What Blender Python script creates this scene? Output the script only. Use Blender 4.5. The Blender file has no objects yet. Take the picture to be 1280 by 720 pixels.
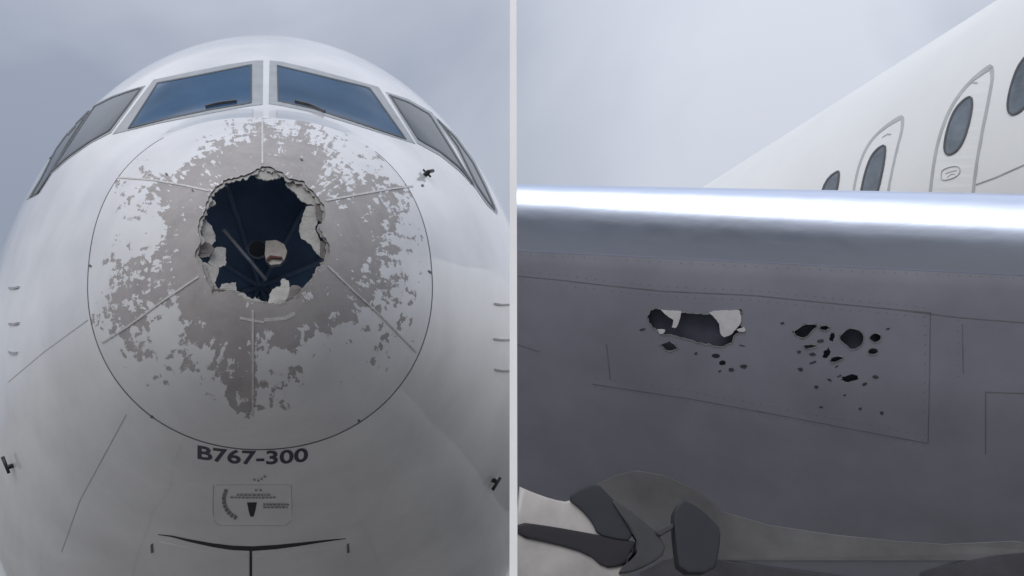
import bpy, bmesh, math, random
from mathutils import Vector, Matrix
from mathutils.bvhtree import BVHTree
from mathutils.geometry import tessellate_polygon
from mathutils import noise as mnoise
R = math.radians
random.seed(7)
SC = bpy.context.scene
COL = SC.collection

# ------------------------------------------------------------------ camera
F = 1372.0                                   # focal length in photo pixels
EYE = Vector((0.0, 0.0, 1.7))
PITCH = math.atan(500 / F)
cam = bpy.data.objects.new('camera', bpy.data.cameras.new('camera'))
COL.objects.link(cam)
cam.location = EYE
cam.rotation_euler = (R(90) + PITCH, 0, 0)
cam.data.sensor_width = 36
cam.data.lens = 36 * F / 1280
cam.data.clip_start = 0.05
cam.data.clip_end = 5000
SC.camera = cam

# ------------------------------------------------------------------ sky and sun
SUN_EL, SUN_AZ = R(38), R(199)               # azimuth clockwise from +Y: behind the camera, a little left
w = bpy.data.worlds.new('World'); SC.world = w; w.use_nodes = True
nt = w.node_tree; N = nt.nodes; Lk = nt.links
bg = N['Background']; bg.inputs['Strength'].default_value = 0.1
sky = N.new('ShaderNodeTexSky'); sky.sky_type = 'NISHITA'; sky.sun_disc = False
sky.sun_elevation = SUN_EL; sky.sun_rotation = SUN_AZ
tc = N.new('ShaderNodeTexCoord')
sep = N.new('ShaderNodeSeparateXYZ'); Lk.new(tc.outputs['Generated'], sep.inputs[0])
# overcast luminance: brighter towards the zenith, (1 + 2 sin h) / 3
el = N.new('ShaderNodeMapRange'); el.inputs['From Min'].default_value = 0.0; el.inputs['From Max'].default_value = 1.0
el.inputs['To Min'].default_value = 0.55; el.inputs['To Max'].default_value = 1.65
Lk.new(sep.outputs['Z'], el.inputs['Value'])
ns = N.new('ShaderNodeTexNoise'); ns.inputs['Scale'].default_value = 1.9; ns.inputs['Detail'].default_value = 5
ns.inputs['Roughness'].default_value = 0.45; ns.inputs['Distortion'].default_value = 0.3
mpw = N.new('ShaderNodeMapping'); mpw.inputs['Location'].default_value = (7.94, -2.26, 4.90); mpw.inputs['Scale'].default_value = (1, 1, 1.6)
Lk.new(tc.outputs['Generated'], mpw.inputs[0]); Lk.new(mpw.outputs[0], ns.inputs['Vector'])
cr = N.new('ShaderNodeValToRGB')
cr.color_ramp.elements[0].position = 0.36; cr.color_ramp.elements[0].color = (3.25, 3.65, 4.5, 1)
cr.color_ramp.elements[1].position = 0.62; cr.color_ramp.elements[1].color = (6.6, 6.9, 7.7, 1)
Lk.new(ns.outputs['Fac'], cr.inputs[0])
mul = N.new('ShaderNodeMixRGB'); mul.blend_type = 'MULTIPLY'; mul.inputs[0].default_value = 1
Lk.new(cr.outputs[0], mul.inputs[1]); Lk.new(el.outputs[0], mul.inputs[2])
mx = N.new('ShaderNodeMixRGB'); mx.inputs[0].default_value = 0.9
Lk.new(sky.outputs[0], mx.inputs[1]); Lk.new(mul.outputs[0], mx.inputs[2])
Lk.new(mx.outputs[0], bg.inputs['Color'])

sun = bpy.data.objects.new('sun', bpy.data.lights.new('sun', 'SUN')); COL.objects.link(sun)
sun.data.energy = 1.3; sun.data.angle = R(40); sun.data.color = (1, 0.97, 0.93)
sd = Vector((math.sin(SUN_AZ) * math.cos(SUN_EL), math.cos(SUN_AZ) * math.cos(SUN_EL), math.sin(SUN_EL)))
sun.rotation_euler = sd.to_track_quat('Z', 'Y').to_euler(); sun.location = sd * 50

vs = SC.view_settings
vs.view_transform = 'Standard'; vs.look = 'None'; vs.gamma = 1; vs.use_curve_mapping = False; vs.exposure = 0.0

# ------------------------------------------------------------------ helpers
def ray(px, py):
    x = (px - 640) / F; y = (360 - py) / F
    return Vector((x, math.cos(PITCH) - y * math.sin(PITCH), math.sin(PITCH) + y * math.cos(PITCH))).normalized()

def pix(p):
    q = p - EYE
    fwd = q.y * math.cos(PITCH) + q.z * math.sin(PITCH)
    up = -q.y * math.sin(PITCH) + q.z * math.cos(PITCH)
    return 640 + F * q.x / fwd, 360 - F * up / fwd

def at_y(px, py, y):
    d = ray(px, py)
    return EYE + d * (y / d.y)

def node_mat(name, base=(0.8, 0.8, 0.8), rough=0.5, metal=0.0, coat=0.0, coat_rough=0.05, var=0.0, vscale=3.0, bump=0.0, bscale=30.0, spec=0.5):
    m = bpy.data.materials.new(name); m.use_nodes = True
    n = m.node_tree.nodes; l = m.node_tree.links; b = n['Principled BSDF']
    b.inputs['Base Color'].default_value = (*base, 1); b.inputs['Roughness'].default_value = rough
    b.inputs['Metallic'].default_value = metal; b.inputs['Coat Weight'].default_value = coat
    b.inputs['Coat Roughness'].default_value = coat_rough
    b.inputs['Specular IOR Level'].default_value = spec
    if var > 0:
        t = n.new('ShaderNodeTexCoord'); z = n.new('ShaderNodeTexNoise')
        z.inputs['Scale'].default_value = vscale; z.inputs['Detail'].default_value = 7; z.inputs['Roughness'].default_value = 0.6
        l.new(t.outputs['Object'], z.inputs['Vector'])
        r = n.new('ShaderNodeValToRGB')
        r.color_ramp.elements[0].position = 0.3; r.color_ramp.elements[1].position = 0.7
        r.color_ramp.elements[0].color = (*[c * (1 - var) for c in base], 1)
        r.color_ramp.elements[1].color = (*[min(1, c * (1 + var * 0.6)) for c in base], 1)
        l.new(z.outputs['Fac'], r.inputs[0]); l.new(r.outputs[0], b.inputs['Base Color'])
        rr = n.new('ShaderNodeMapRange'); rr.inputs['To Min'].default_value = rough * 0.8; rr.inputs['To Max'].default_value = min(1, rough * 1.25)
        l.new(z.outputs['Fac'], rr.inputs['Value']); l.new(rr.outputs[0], b.inputs['Roughness'])
    if bump > 0:
        t = n.new('ShaderNodeTexCoord'); z = n.new('ShaderNodeTexNoise')
        z.inputs['Scale'].default_value = bscale; z.inputs['Detail'].default_value = 4
        l.new(t.outputs['Object'], z.inputs['Vector'])
        bp = n.new('ShaderNodeBump'); bp.inputs['Strength'].default_value = bump; bp.inputs['Distance'].default_value = 0.01
        l.new(z.outputs['Fac'], bp.inputs['Height']); l.new(bp.outputs[0], b.inputs['Normal'])
        l.new(bp.outputs[0], b.inputs['Coat Normal'])
    return m

M = {}
M['white'] = node_mat('white_gloss_paint', (0.77, 0.77, 0.78), 0.38, 0, 1.0, 0.05, 0.13, 1.4, 0.06, 2.2)
M['white'].node_tree.nodes['Principled BSDF'].inputs['Coat IOR'].default_value = 1.65
M['white_far'] = node_mat('white_fuselage_paint', (0.86, 0.865, 0.85), 0.4, 0, 0.4, 0.15, 0.04, 1.2)
M['flap_white'] = node_mat('torn_composite', (0.37, 0.36, 0.345), 0.75, 0, 0, 0.1, 0.25, 14, 0.5, 60)
M['flap_dark'] = node_mat('torn_composite_dark', (0.17, 0.155, 0.15), 0.8, 0, 0, 0.1, 0.3, 14, 0.5, 60)
M['strip'] = node_mat('pale_strip', (0.62, 0.61, 0.60), 0.5, 0, 0, 0.1, 0.22, 25)
M['seam'] = node_mat('dark_seam', (0.15, 0.15, 0.16), 0.7, 0, 0, 0.1, 0.3, 12)
M['seam_pale'] = node_mat('grey_seam', (0.42, 0.42, 0.43), 0.7, 0, 0, 0.1, 0.2, 12)
M['lip'] = node_mat('bare_torn_metal', (0.30, 0.30, 0.31), 0.45, 0.3, 0, 0.1, 0.4, 30)
M['dark_panel'] = node_mat('dark_panel_paint', (0.15, 0.15, 0.175), 0.6, 0, 0.1, 0.2, 0.4, 3)  # dark reflection put into the colour of thin plates on the skin
M['rivet'] = node_mat('flush_rivet', (0.19, 0.19, 0.205), 0.6, 0, 0, 0.1, 0.2, 12)
M['black'] = node_mat('black_rubber', (0.02, 0.02, 0.022), 0.5, 0, 0, 0.1, 0.2, 12)
M['letter'] = node_mat('dark_blue_lettering', (0.035, 0.035, 0.07), 0.45, 0, 0.2, 0.2, 0.3, 20)
M['mark'] = node_mat('grey_stencil', (0.22, 0.22, 0.22), 0.6, 0, 0, 0.1, 0.2, 20)
M['navy'] = node_mat('dark_blue_bulkhead', (0.26, 0.40, 0.62), 0.7, 0, 0, 0.1, 0.25, 3)
M['navy_rib'] = node_mat('blue_stiffener', (0.38, 0.50, 0.68), 0.6, 0, 0, 0.1, 0.25, 5)
M['steel'] = node_mat('dull_metal_rod', (0.75, 0.78, 0.80), 0.5, 0.0, 0, 0.1, 0.2, 20)
M['radar_dark'] = node_mat('radar_housing', (0.03, 0.035, 0.05), 0.5, 0, 0, 0.1, 0.2, 10)
M['hub_rim'] = node_mat('hub_rim_metal', (0.22, 0.26, 0.32), 0.5, 0, 0, 0.1, 0.2, 10)
M['radar_pale'] = node_mat('radar_bracket', (0.66, 0.61, 0.56), 0.6, 0, 0, 0.1, 0.2, 20)
M['rust'] = node_mat('red_brown_cable', (0.16, 0.06, 0.045), 0.6, 0, 0, 0.1, 0.2, 20)
M['frame'] = node_mat('window_frame_metal', (0.40, 0.42, 0.44), 0.45, 0.1, 0, 0.1, 0.15, 8)
M['frame_dark'] = node_mat('window_gasket', (0.10, 0.105, 0.115), 0.6, 0, 0, 0.1, 0.2, 8)
M['glass'] = node_mat('cockpit_glass', (0.035, 0.095, 0.185), 0.07, 0, 0.0, 0.03, 0.3, 1.3, spec=0.08)
M['glass_side'] = node_mat('side_cockpit_glass', (0.07, 0.085, 0.105), 0.16, 0, 0, 0.03, 0.25, 2.2, spec=0.1)
M['cabin_glass'] = node_mat('cabin_glass', (0.16, 0.19, 0.22), 0.12, 0, 0, 0.03, 0.4, 5, spec=0.5)
M['door_line'] = node_mat('grey_door_outline', (0.50, 0.52, 0.52), 0.6, 0, 0, 0.1, 0.12, 8)
M['post'] = node_mat('white_post_paint', (0.9, 0.9, 0.9), 0.4, 0, 0.2, 0.1, 0.05, 3)
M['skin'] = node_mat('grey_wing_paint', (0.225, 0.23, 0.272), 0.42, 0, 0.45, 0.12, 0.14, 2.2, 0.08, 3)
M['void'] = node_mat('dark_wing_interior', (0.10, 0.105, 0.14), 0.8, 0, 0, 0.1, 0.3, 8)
M['chip'] = node_mat('bare_dark_chip', (0.05, 0.05, 0.06), 0.7, 0, 0, 0.1, 0.3, 20)
M['peel'] = node_mat('peeled_paint', (0.62, 0.61, 0.62), 0.55, 0, 0, 0.1, 0.12, 25)
M['fairing'] = node_mat('pale_fairing_paint', (0.46, 0.435, 0.415), 0.5, 0, 0.3, 0.15, 0.45, 1.6)  # this and the next four carry reflected tones as colour
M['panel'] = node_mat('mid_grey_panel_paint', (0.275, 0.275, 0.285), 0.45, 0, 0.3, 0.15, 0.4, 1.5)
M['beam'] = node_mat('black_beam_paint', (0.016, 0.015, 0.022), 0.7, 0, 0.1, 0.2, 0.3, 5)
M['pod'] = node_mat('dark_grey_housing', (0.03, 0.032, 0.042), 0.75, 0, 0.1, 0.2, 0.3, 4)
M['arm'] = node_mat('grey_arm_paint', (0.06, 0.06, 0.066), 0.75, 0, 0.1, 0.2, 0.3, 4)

# polished leading edge: metal with a brushed grain
def metal_mat():
    m = bpy.data.materials.new('polished_aluminium'); m.use_nodes = True
    n = m.node_tree.nodes; l = m.node_tree.links; b = n['Principled BSDF']
    b.inputs['Metallic'].default_value = 1; b.inputs['Base Color'].default_value = (0.63, 0.69, 0.82, 1)
    t = n.new('ShaderNodeTexCoord'); mp = n.new('ShaderNodeMapping'); mp.inputs['Scale'].default_value = (1.2, 9, 9)
    z = n.new('ShaderNodeTexNoise'); z.inputs['Scale'].default_value = 2.5; z.inputs['Detail'].default_value = 6
    l.new(t.outputs['Object'], mp.inputs[0]); l.new(mp.outputs[0], z.inputs['Vector'])
    r = n.new('ShaderNodeMapRange'); r.inputs['To Min'].default_value = 0.30; r.inputs['To Max'].default_value = 0.46
    l.new(z.outputs['Fac'], r.inputs['Value']); l.new(r.outputs[0], b.inputs['Roughness'])
    bp = n.new('ShaderNodeBump'); bp.inputs['Strength'].default_value = 0.05; bp.inputs['Distance'].default_value = 0.02
    l.new(z.outputs['Fac'], bp.inputs['Height']); l.new(bp.outputs[0], b.inputs['Normal'])
    return m
M['metal'] = metal_mat()

# radome: gloss white paint eroded down to grey primer where the wear value beats a fine noise
def radome_mat():
    m = bpy.data.materials.new('eroded_radome_paint'); m.use_nodes = True
    n = m.node_tree.nodes; l = m.node_tree.links; b = n['Principled BSDF']
    t = n.new('ShaderNodeTexCoord')
    a = n.new('ShaderNodeAttribute'); a.attribute_name = 'wear'
    def noise(scale, detail, rough, sc=(1, 1, 1)):
        mp = n.new('ShaderNodeMapping'); mp.inputs['Scale'].default_value = sc
        z = n.new('ShaderNodeTexNoise'); z.inputs['Scale'].default_value = scale; z.inputs['Detail'].default_value = detail
        z.inputs['Roughness'].default_value = rough; z.inputs['Distortion'].default_value = 0.25
        l.new(t.outputs['Object'], mp.inputs[0]); l.new(mp.outputs[0], z.inputs['Vector'])
        return z.outputs['Fac']
    z1 = noise(12, 4.5, 0.6, (1.0, 1.0, 0.9)); 
    sa = n.new('ShaderNodeAttribute'); sa.attribute_name = 'streak'
    zs = n.new('ShaderNodeTexNoise'); zs.inputs['Scale'].default_value = 1.0; zs.inputs['Detail'].default_value = 4; zs.inputs['Roughness'].default_value = 0.6
    l.new(sa.outputs['Vector'], zs.inputs['Vector']); z2 = zs.outputs['Fac']
    mixn = n.new('ShaderNodeMath'); mixn.operation = 'MULTIPLY_ADD'; mixn.inputs[1].default_value = 0.5
    m2 = n.new('ShaderNodeMath'); m2.operation = 'MULTIPLY'; m2.inputs[1].default_value = 0.5
    l.new(z2, m2.inputs[0]); l.new(z1, mixn.inputs[0]); l.new(m2.outputs[0], mixn.inputs[2])
    th = n.new('ShaderNodeMapRange'); th.inputs['To Min'].default_value = 0.74; th.inputs['To Max'].default_value = 0.35
    l.new(a.outputs['Fac'], th.inputs['Value'])
    d = n.new('ShaderNodeMath'); d.operation = 'SUBTRACT'; l.new(mixn.outputs[0], d.inputs[0]); l.new(th.outputs[0], d.inputs[1])
    mask = n.new('ShaderNodeMapRange'); mask.inputs['From Min'].default_value = -0.006; mask.inputs['From Max'].default_value = 0.012
    l.new(d.outputs[0], mask.inputs['Value'])
    zp = noise(4.5, 9, 0.72); zw = noise(2, 5, 0.6)
    pr = n.new('ShaderNodeValToRGB'); pr.color_ramp.elements[0].position = 0.3; pr.color_ramp.elements[1].position = 0.7
    pr.color_ramp.elements[0].color = (0.325, 0.305, 0.305, 1); pr.color_ramp.elements[1].color = (0.44, 0.415, 0.41, 1)
    l.new(zp, pr.inputs[0])
    wr = n.new('ShaderNodeValToRGB'); wr.color_ramp.elements[0].position = 0.3; wr.color_ramp.elements[1].position = 0.7
    wr.color_ramp.elements[0].color = (0.68, 0.68, 0.70, 1); wr.color_ramp.elements[1].color = (0.80, 0.80, 0.81, 1)
    l.new(zw, wr.inputs[0])
    mixc = n.new('ShaderNodeMixRGB'); l.new(mask.outputs[0], mixc.inputs[0]); l.new(wr.outputs[0], mixc.inputs[1]); l.new(pr.outputs[0], mixc.inputs[2])
    l.new(mixc.outputs[0], b.inputs['Base Color'])
    ro = n.new('ShaderNodeMapRange'); ro.inputs['To Min'].default_value = 0.4; ro.inputs['To Max'].default_value = 0.75
    l.new(mask.outputs[0], ro.inputs['Value']); l.new(ro.outputs[0], b.inputs['Roughness'])
    co = n.new('ShaderNodeMapRange'); co.inputs['To Min'].default_value = 0.45; co.inputs['To Max'].default_value = 0.0
    l.new(mask.outputs[0], co.inputs['Value']); l.new(co.outputs[0], b.inputs['Coat Weight']); b.inputs['Coat Roughness'].default_value = 0.12
    inv = n.new('ShaderNodeMath'); inv.operation = 'SUBTRACT'; inv.inputs[0].default_value = 1; l.new(mask.outputs[0], inv.inputs[1])
    bp = n.new('ShaderNodeBump'); bp.inputs['Strength'].default_value = 0.5; bp.inputs['Distance'].default_value = 0.004
    l.new(inv.outputs[0], bp.inputs['Height']); l.new(bp.outputs[0], b.inputs['Normal'])
    return m
M['radome'] = radome_mat()

def apron_mat():
    m = bpy.data.materials.new('concrete_apron'); m.use_nodes = True
    n = m.node_tree.nodes; l = m.node_tree.links; b = n['Principled BSDF']; b.inputs['Roughness'].default_value = 0.85
    t = n.new('ShaderNodeTexCoord')
    z = n.new('ShaderNodeTexNoise'); z.inputs['Scale'].default_value = 0.12; z.inputs['Detail'].default_value = 8
    l.new(t.outputs['Object'], z.inputs['Vector'])
    r = n.new('ShaderNodeValToRGB'); r.color_ramp.elements[0].position = 0.35; r.color_ramp.elements[1].position = 0.65
    r.color_ramp.elements[0].color = (0.21, 0.20, 0.19, 1); r.color_ramp.elements[1].color = (0.30, 0.29, 0.27, 1)
    l.new(z.outputs['Fac'], r.inputs[0])
    br = n.new('ShaderNodeTexBrick'); br.offset = 0; br.inputs['Scale'].default_value = 0.2; br.inputs['Mortar Size'].default_value = 0.006
    br.inputs['Brick Width'].default_value = 1; br.inputs['Row Height'].default_value = 1
    l.new(t.outputs['Object'], br.inputs['Vector'])
    mm = n.new('ShaderNodeMixRGB'); mm.inputs[2].default_value = (0.05, 0.05, 0.05, 1)
    l.new(br.outputs['Fac'], mm.inputs[0]); l.new(r.outputs[0], mm.inputs[1]); l.new(mm.outputs[0], b.inputs['Base Color'])
    return m
M['apron'] = apron_mat()
M['asphalt'] = node_mat('asphalt', (0.05, 0.052, 0.06), 0.85, 0, 0, 0.1, 0.3, 1.5, 0.3, 40)  # for the added sheet that the metal edge mirrors

def link(name, me, mat, parent=None, smooth=True, sharp=None):
    o = bpy.data.objects.new(name, me); COL.objects.link(o)
    if mat: me.materials.clear(); me.materials.append(M[mat])
    if smooth:
        for p in me.polygons: p.use_smooth = True
    if sharp: me.set_sharp_from_angle(angle=R(sharp))
    if parent: o.parent = parent; o.matrix_parent_inverse = Matrix.Translation(-world_loc(parent))
    return o

LOC = {}
def world_loc(o):
    p = Vector(o.location)
    return LOC.get(o.name, Vector((0, 0, 0)))

def mesh(name, verts, faces):
    me = bpy.data.meshes.new(name); me.from_pydata([tuple(v) for v in verts], [], faces); me.validate(); return me

def fix_normals(me):
    bm = bmesh.new(); bm.from_mesh(me); bmesh.ops.recalc_face_normals(bm, faces=bm.faces); bm.to_mesh(me); bm.free(); return me

def thing(name, label, cat, loc):
    o = bpy.data.objects.new(name, None); COL.objects.link(o); o.location = loc
    LOC[o.name] = Vector(loc); o['label'] = label; o['category'] = cat; o.empty_display_size = 0.3
    return o

def pchip(xs, ys):
    n = len(xs); h = [xs[i+1]-xs[i] for i in range(n-1)]; dl = [(ys[i+1]-ys[i])/h[i] for i in range(n-1)]
    m = [dl[0]] + [0]*(n-2) + [dl[-1]]
    for i in range(1, n-1):
        if dl[i-1]*dl[i] > 0:
            w1, w2 = 2*h[i]+h[i-1], h[i]+2*h[i-1]; m[i] = (w1+w2)/(w1/dl[i-1]+w2/dl[i])
    def f(x):
        x = min(max(x, xs[0]), xs[-1])
        i = max(k for k in range(n-1) if xs[k] <= x or k == 0)
        t = (x-xs[i])/h[i]
        return (2*t**3-3*t*t+1)*ys[i] + (t**3-2*t*t+t)*h[i]*m[i] + (-2*t**3+3*t*t)*ys[i+1] + (t**3-t*t)*h[i]*m[i+1]
    return f

class Skin:
    """casts a sight line on to a hull and lifts the hit a little off it"""
    def __init__(self, verts, faces): self.b = BVHTree.FromPolygons([tuple(v) for v in verts], faces); self.c = (325, 430)
    def hit(self, px, py, lift=0.0):
        x, y = px, py
        for k in range(60):
            p, nrm, i, d = self.b.ray_cast(EYE, ray(x, y))
            if p is not None:
                if nrm.dot(ray(x, y)) > 0: nrm = -nrm
                return p + nrm * lift, nrm
            x += (self.c[0]-x)*0.01; y += (self.c[1]-y)*0.01
        raise RuntimeError('miss %s %s' % (px, py))

def resample(pl, n, closed=False):
    pts = [Vector((*p[:2], 0)) for p in pl]
    if closed: pts.append(pts[0])
    L = [0]
    for a, b in zip(pts, pts[1:]): L.append(L[-1]+(b-a).length)
    out = []
    m = n if closed else n-1
    for k in range(n):
        s = L[-1]*k/m; i = max(j for j in range(len(pts)-1) if L[j] <= s+1e-9)
        t = (s-L[i])/max(1e-9, L[i+1]-L[i]); q = pts[i].lerp(pts[i+1], min(1, t)); out.append((q.x, q.y))
    return out

def smooth_poly(pl, it=2, closed=True):
    """Chaikin corner cutting"""
    for _ in range(it):
        o = []; n = len(pl); rng = range(n) if closed else range(n-1)
        if not closed: o.append(pl[0])
        for i in rng:
            a, b = pl[i], pl[(i+1) % n]
            o += [(a[0]*.75+b[0]*.25, a[1]*.75+b[1]*.25), (a[0]*.25+b[0]*.75, a[1]*.25+b[1]*.75)]
        if not closed: o.append(pl[-1])
        pl = o
    return pl

def strip(name, skin, pl, width, h, mat, parent, n=None, closed=False, taper=None):
    """raised bead along a polyline on a hull: width and height in metres"""
    L = sum(math.dist(a, b) for a, b in zip(pl, pl[1:]))
    n = n or max(4, int(L/7)); pts = resample(pl, n, closed)
    base = [skin.hit(*p) for p in pts]; vs, fs = [], []; m = len(base)
    for i, (p, nr) in enumerate(base):
        a = base[(i-1) % m][0] if (closed or i > 0) else p; b = base[(i+1) % m][0] if (closed or i < m-1) else p
        wd = width if taper is None else max(0.002, width*taper(i/(m-1)))
        s = (b-a).normalized().cross(nr).normalized()*wd/2
        vs += [p-s-nr*0.004, p-s+nr*h, p+s+nr*h, p+s-nr*0.004]
    for i in range(m if closed else m-1):
        a, b = 4*i, 4*((i+1) % m)
        for k in range(3): fs.append((a+k, a+k+1, b+k+1, b+k))
    if not closed: fs += [(0, 1, 2, 3), (4*m-1, 4*m-2, 4*m-3, 4*m-4)]
    return link(name, fix_normals(mesh(name, vs, fs)), mat, parent, smooth=False)

def coons(e_top, e_bot, nu, nv):
    """rows of points between two edges that run the same way"""
    a, b = resample(e_top, nu), resample(e_bot, nu)
    return [[(a[i][0]+(b[i][0]-a[i][0])*j/(nv-1), a[i][1]+(b[i][1]-a[i][1])*j/(nv-1)) for i in range(nu)] for j in range(nv)]

def patch(name, skin, e_top, e_bot, lift, thick, mat, parent, nu=16, nv=8, flat=0.0):
    g = coons(e_top, e_bot, nu, nv); P = [[skin.hit(*p, lift)[0] for p in r] for r in g]
    Nn = skin.hit(*g[nv//2][nu//2])[1]
    if flat:
        c = [P[0][0], P[0][-1], P[-1][0], P[-1][-1]]
        for j in range(nv):
            for i in range(nu):
                u, v = i/(nu-1), j/(nv-1)
                q = c[0]*(1-u)*(1-v)+c[1]*u*(1-v)+c[2]*(1-u)*v+c[3]*u*v
                P[j][i] = P[j][i].lerp(q, flat)
    vs = [p for r in P for p in r]; fs = []
    k = len(vs); vs += [p-Nn*thick for p in vs]
    idx = lambda i, j: j*nu+i
    for j in range(nv-1):
        for i in range(nu-1):
            q = (idx(i, j), idx(i+1, j), idx(i+1, j+1), idx(i, j+1)); fs.append(q); fs.append(tuple(k+x for x in reversed(q)))
    rim = [idx(i, 0) for i in range(nu)] + [idx(nu-1, j) for j in range(1, nv)] + [idx(i, nv-1) for i in range(nu-2, -1, -1)] + [idx(0, j) for j in range(nv-2, 0, -1)]
    for a, b in zip(rim, rim[1:]+rim[:1]): fs.append((a, b, k+b, k+a))
    return link(name, fix_normals(mesh(name, vs, fs)), mat, parent, sharp=35)

def plate(name, skin, poly, lift, thick, mat, parent, depth=None, smooth=False, jit=0.0):
    """a flat-ish piece with this outline lying on a hull; depth(px,py) pushes points inwards along the sight line"""
    pts = []
    for (x, y) in poly:
        x += random.uniform(-jit, jit); y += random.uniform(-jit, jit)
        p, nr = skin.hit(x, y, lift)
        if depth: p = p + ray(x, y)*depth(x, y)
        pts.append((p, nr))
    tri = tessellate_polygon([[Vector((x, -y, 0)) for x, y in poly]])
    n = len(pts); vs = [p for p, _ in pts] + [p-nr*thick for p, nr in pts]
    fs = [tuple(t) for t in tri] + [tuple(n+i for i in reversed(t)) for t in tri] + [(i, (i+1) % n, n+(i+1) % n, n+i) for i in range(n)]
    return link(name, fix_normals(mesh(name, vs, fs)), mat, parent, smooth=smooth, sharp=30 if smooth else None)

def ring_frame(name, skin, poly, w_px, lift, thick, mat, parent, n=48):
    """closed band that follows an outline, w_px wide towards the inside"""
    pl = resample(poly, n, True); m = len(pl)
    area = sum(pl[i][0]*pl[(i+1) % m][1]-pl[(i+1) % m][0]*pl[i][1] for i in range(m))
    sg = 1 if area > 0 else -1; inn = []
    for i in range(m):
        a, b = pl[i-1], pl[(i+1) % m]; dx, dy = b[0]-a[0], b[1]-a[1]; q = math.hypot(dx, dy) or 1
        wv = w_px(pl[i]) if callable(w_px) else w_px
        inn.append((pl[i][0]-sg*dy/q*wv, pl[i][1]+sg*dx/q*wv))
    vs, fs = [], []
    for i in range(m):
        po, no = skin.hit(*pl[i], lift); pi, ni = skin.hit(*inn[i], lift)
        vs += [po-no*thick, po, pi, pi-ni*thick]
    for i in range(m):
        a, b = 4*i, 4*((i+1) % m)
        for k in range(3): fs.append((a+k, a+k+1, b+k+1, b+k))
    return link(name, fix_normals(mesh(name, vs, fs)), mat, parent, smooth=False)

def tube_mesh(name, a, b, r, seg=12, r2=None):
    d = (b-a).normalized(); u = d.orthogonal().normalized(); v = d.cross(u); r2 = r if r2 is None else r2
    vs = [a+(u*math.cos(t)+v*math.sin(t))*r for t in [2*math.pi*k/seg for k in range(seg)]]
    vs += [b+(u*math.cos(t)+v*math.sin(t))*r2 for t in [2*math.pi*k/seg for k in range(seg)]]
    fs = [(k, (k+1) % seg, seg+(k+1) % seg, seg+k) for k in range(seg)] + [tuple(range(seg-1, -1, -1)), tuple(range(seg, 2*seg))]
    return mesh(name, vs, fs)

def prism_mesh(name, polys, skin, near, far):
    vs, fs = [], []
    for poly in polys:
        b = len(vs); n = len(poly)
        for k in (-near, far):
            for (x, y) in poly: vs.append(skin.hit(x, y)[0]+ray(x, y)*k)
        tri = tessellate_polygon([[Vector((x, -y, 0)) for x, y in poly]])
        fs += [tuple(b+i for i in t) for t in tri] + [tuple(b+n+i for i in reversed(t)) for t in tri]
        fs += [(b+i, b+(i+1) % n, b+n+(i+1) % n, b+n+i) for i in range(n)]
    return fix_normals(mesh(name, vs, fs))

def cut(me, cutter):
    """boolean difference, returns a new mesh; nothing stays in the scene"""
    a = bpy.data.objects.new('skin', me); b = bpy.data.objects.new('cutter', cutter)
    COL.objects.link(a); COL.objects.link(b)
    md = a.modifiers.new('cut', 'BOOLEAN'); md.operation = 'DIFFERENCE'; md.solver = 'EXACT'; md.object = b
    dg = bpy.context.evaluated_depsgraph_get(); dg.update()
    out = bpy.data.meshes.new_from_object(a.evaluated_get(dg), depsgraph=dg)
    bpy.data.objects.remove(a); bpy.data.objects.remove(b)
    return out

def jagged(poly, step, jit):
    n = max(8, int(sum(math.dist(a, b) for a, b in zip(poly, poly[1:]+poly[:1]))/step))
    return [(x+random.uniform(-jit, jit), y+random.uniform(-jit, jit)) for x, y in resample(poly, n, True)]

def blob(cx, cy, rx, ry, rot=0, n=15, jit=0.30):
    o = []
    for k in range(n):
        t = 2*math.pi*k/n; q = 1+random.uniform(-jit, jit); x, y = rx*q*math.cos(t), ry*q*math.sin(t)
        o.append((cx+x*math.cos(rot)-y*math.sin(rot), cy+x*math.sin(rot)+y*math.cos(rot)))
    return o

# ------------------------------------------------------------------ ground
S = 2500
me = mesh('apron', [(-S, -S, 0), (S, -S, 0), (S, S, 0), (-S, S, 0)], [(0, 1, 2, 3)])
apron = link('apron', me, 'apron', smooth=False); apron['kind'] = 'structure'
me = mesh('service_road', [(-300, -14, 0.004), (0.3, -14, 0.004), (0.3, 1.2, 0.004), (-300, 1.2, 0.004)], [(0, 1, 2, 3)])  # unseen dark sheet, added to darken what the metal edge reflects
dark_sheet = link('service_road', me, 'asphalt', smooth=False); dark_sheet['kind'] = 'structure'

# ================================================================== nose of the airliner
AX = ray(325, 860); AX.z = 0; AX.normalize()             # level, straight away from the eye
VV = ray(325, 860).cross(ray(325, 60)).normalized()
if VV.x < 0: VV = -VV
VV = (VV-AX*VV.dot(AX)).normalized(); ZZ = VV.cross(AX).normalized()     # the parked aircraft leans about four degrees
D0 = 6.5
def pv(px, py, D):                                       # across and up, on the plane D ahead
    d = ray(px, py); t = D/d.dot(AX); return (d*t).dot(VV), (d*t).dot(ZZ)
RS = 1.15                                                # the radome joint
st = [  # s, top, widest, bottom, half width (sighted), exponent top / bottom
    (RS, 147, 345, 562, 215, 2.32, 2.1), (1.45, 139, 356, 590, 236, 2.24, 2.1), (1.75, 128, 368, 617, 255, 2.18, 2.1), (2.1, 102, 380, 645, 275, 2.12, 2.12), (2.5, 76, 396, 680, 297, 2.08, 2.15),
    (3.2, 53, 422, 738, 326, 2.05, 2.25), (4.0, 44, 442, 800, 347, 2.03, 2.35), (5.0, 43, 460, 860, 355, 2.0, 2.4), (6.0, 52, 475, 888, 352, 2.0, 2.4)]
XS = [a[0] for a in st]
prof = [pchip(XS, [a[k] for a in st]) for k in range(1, 7)]
LQ = 2.2
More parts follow.
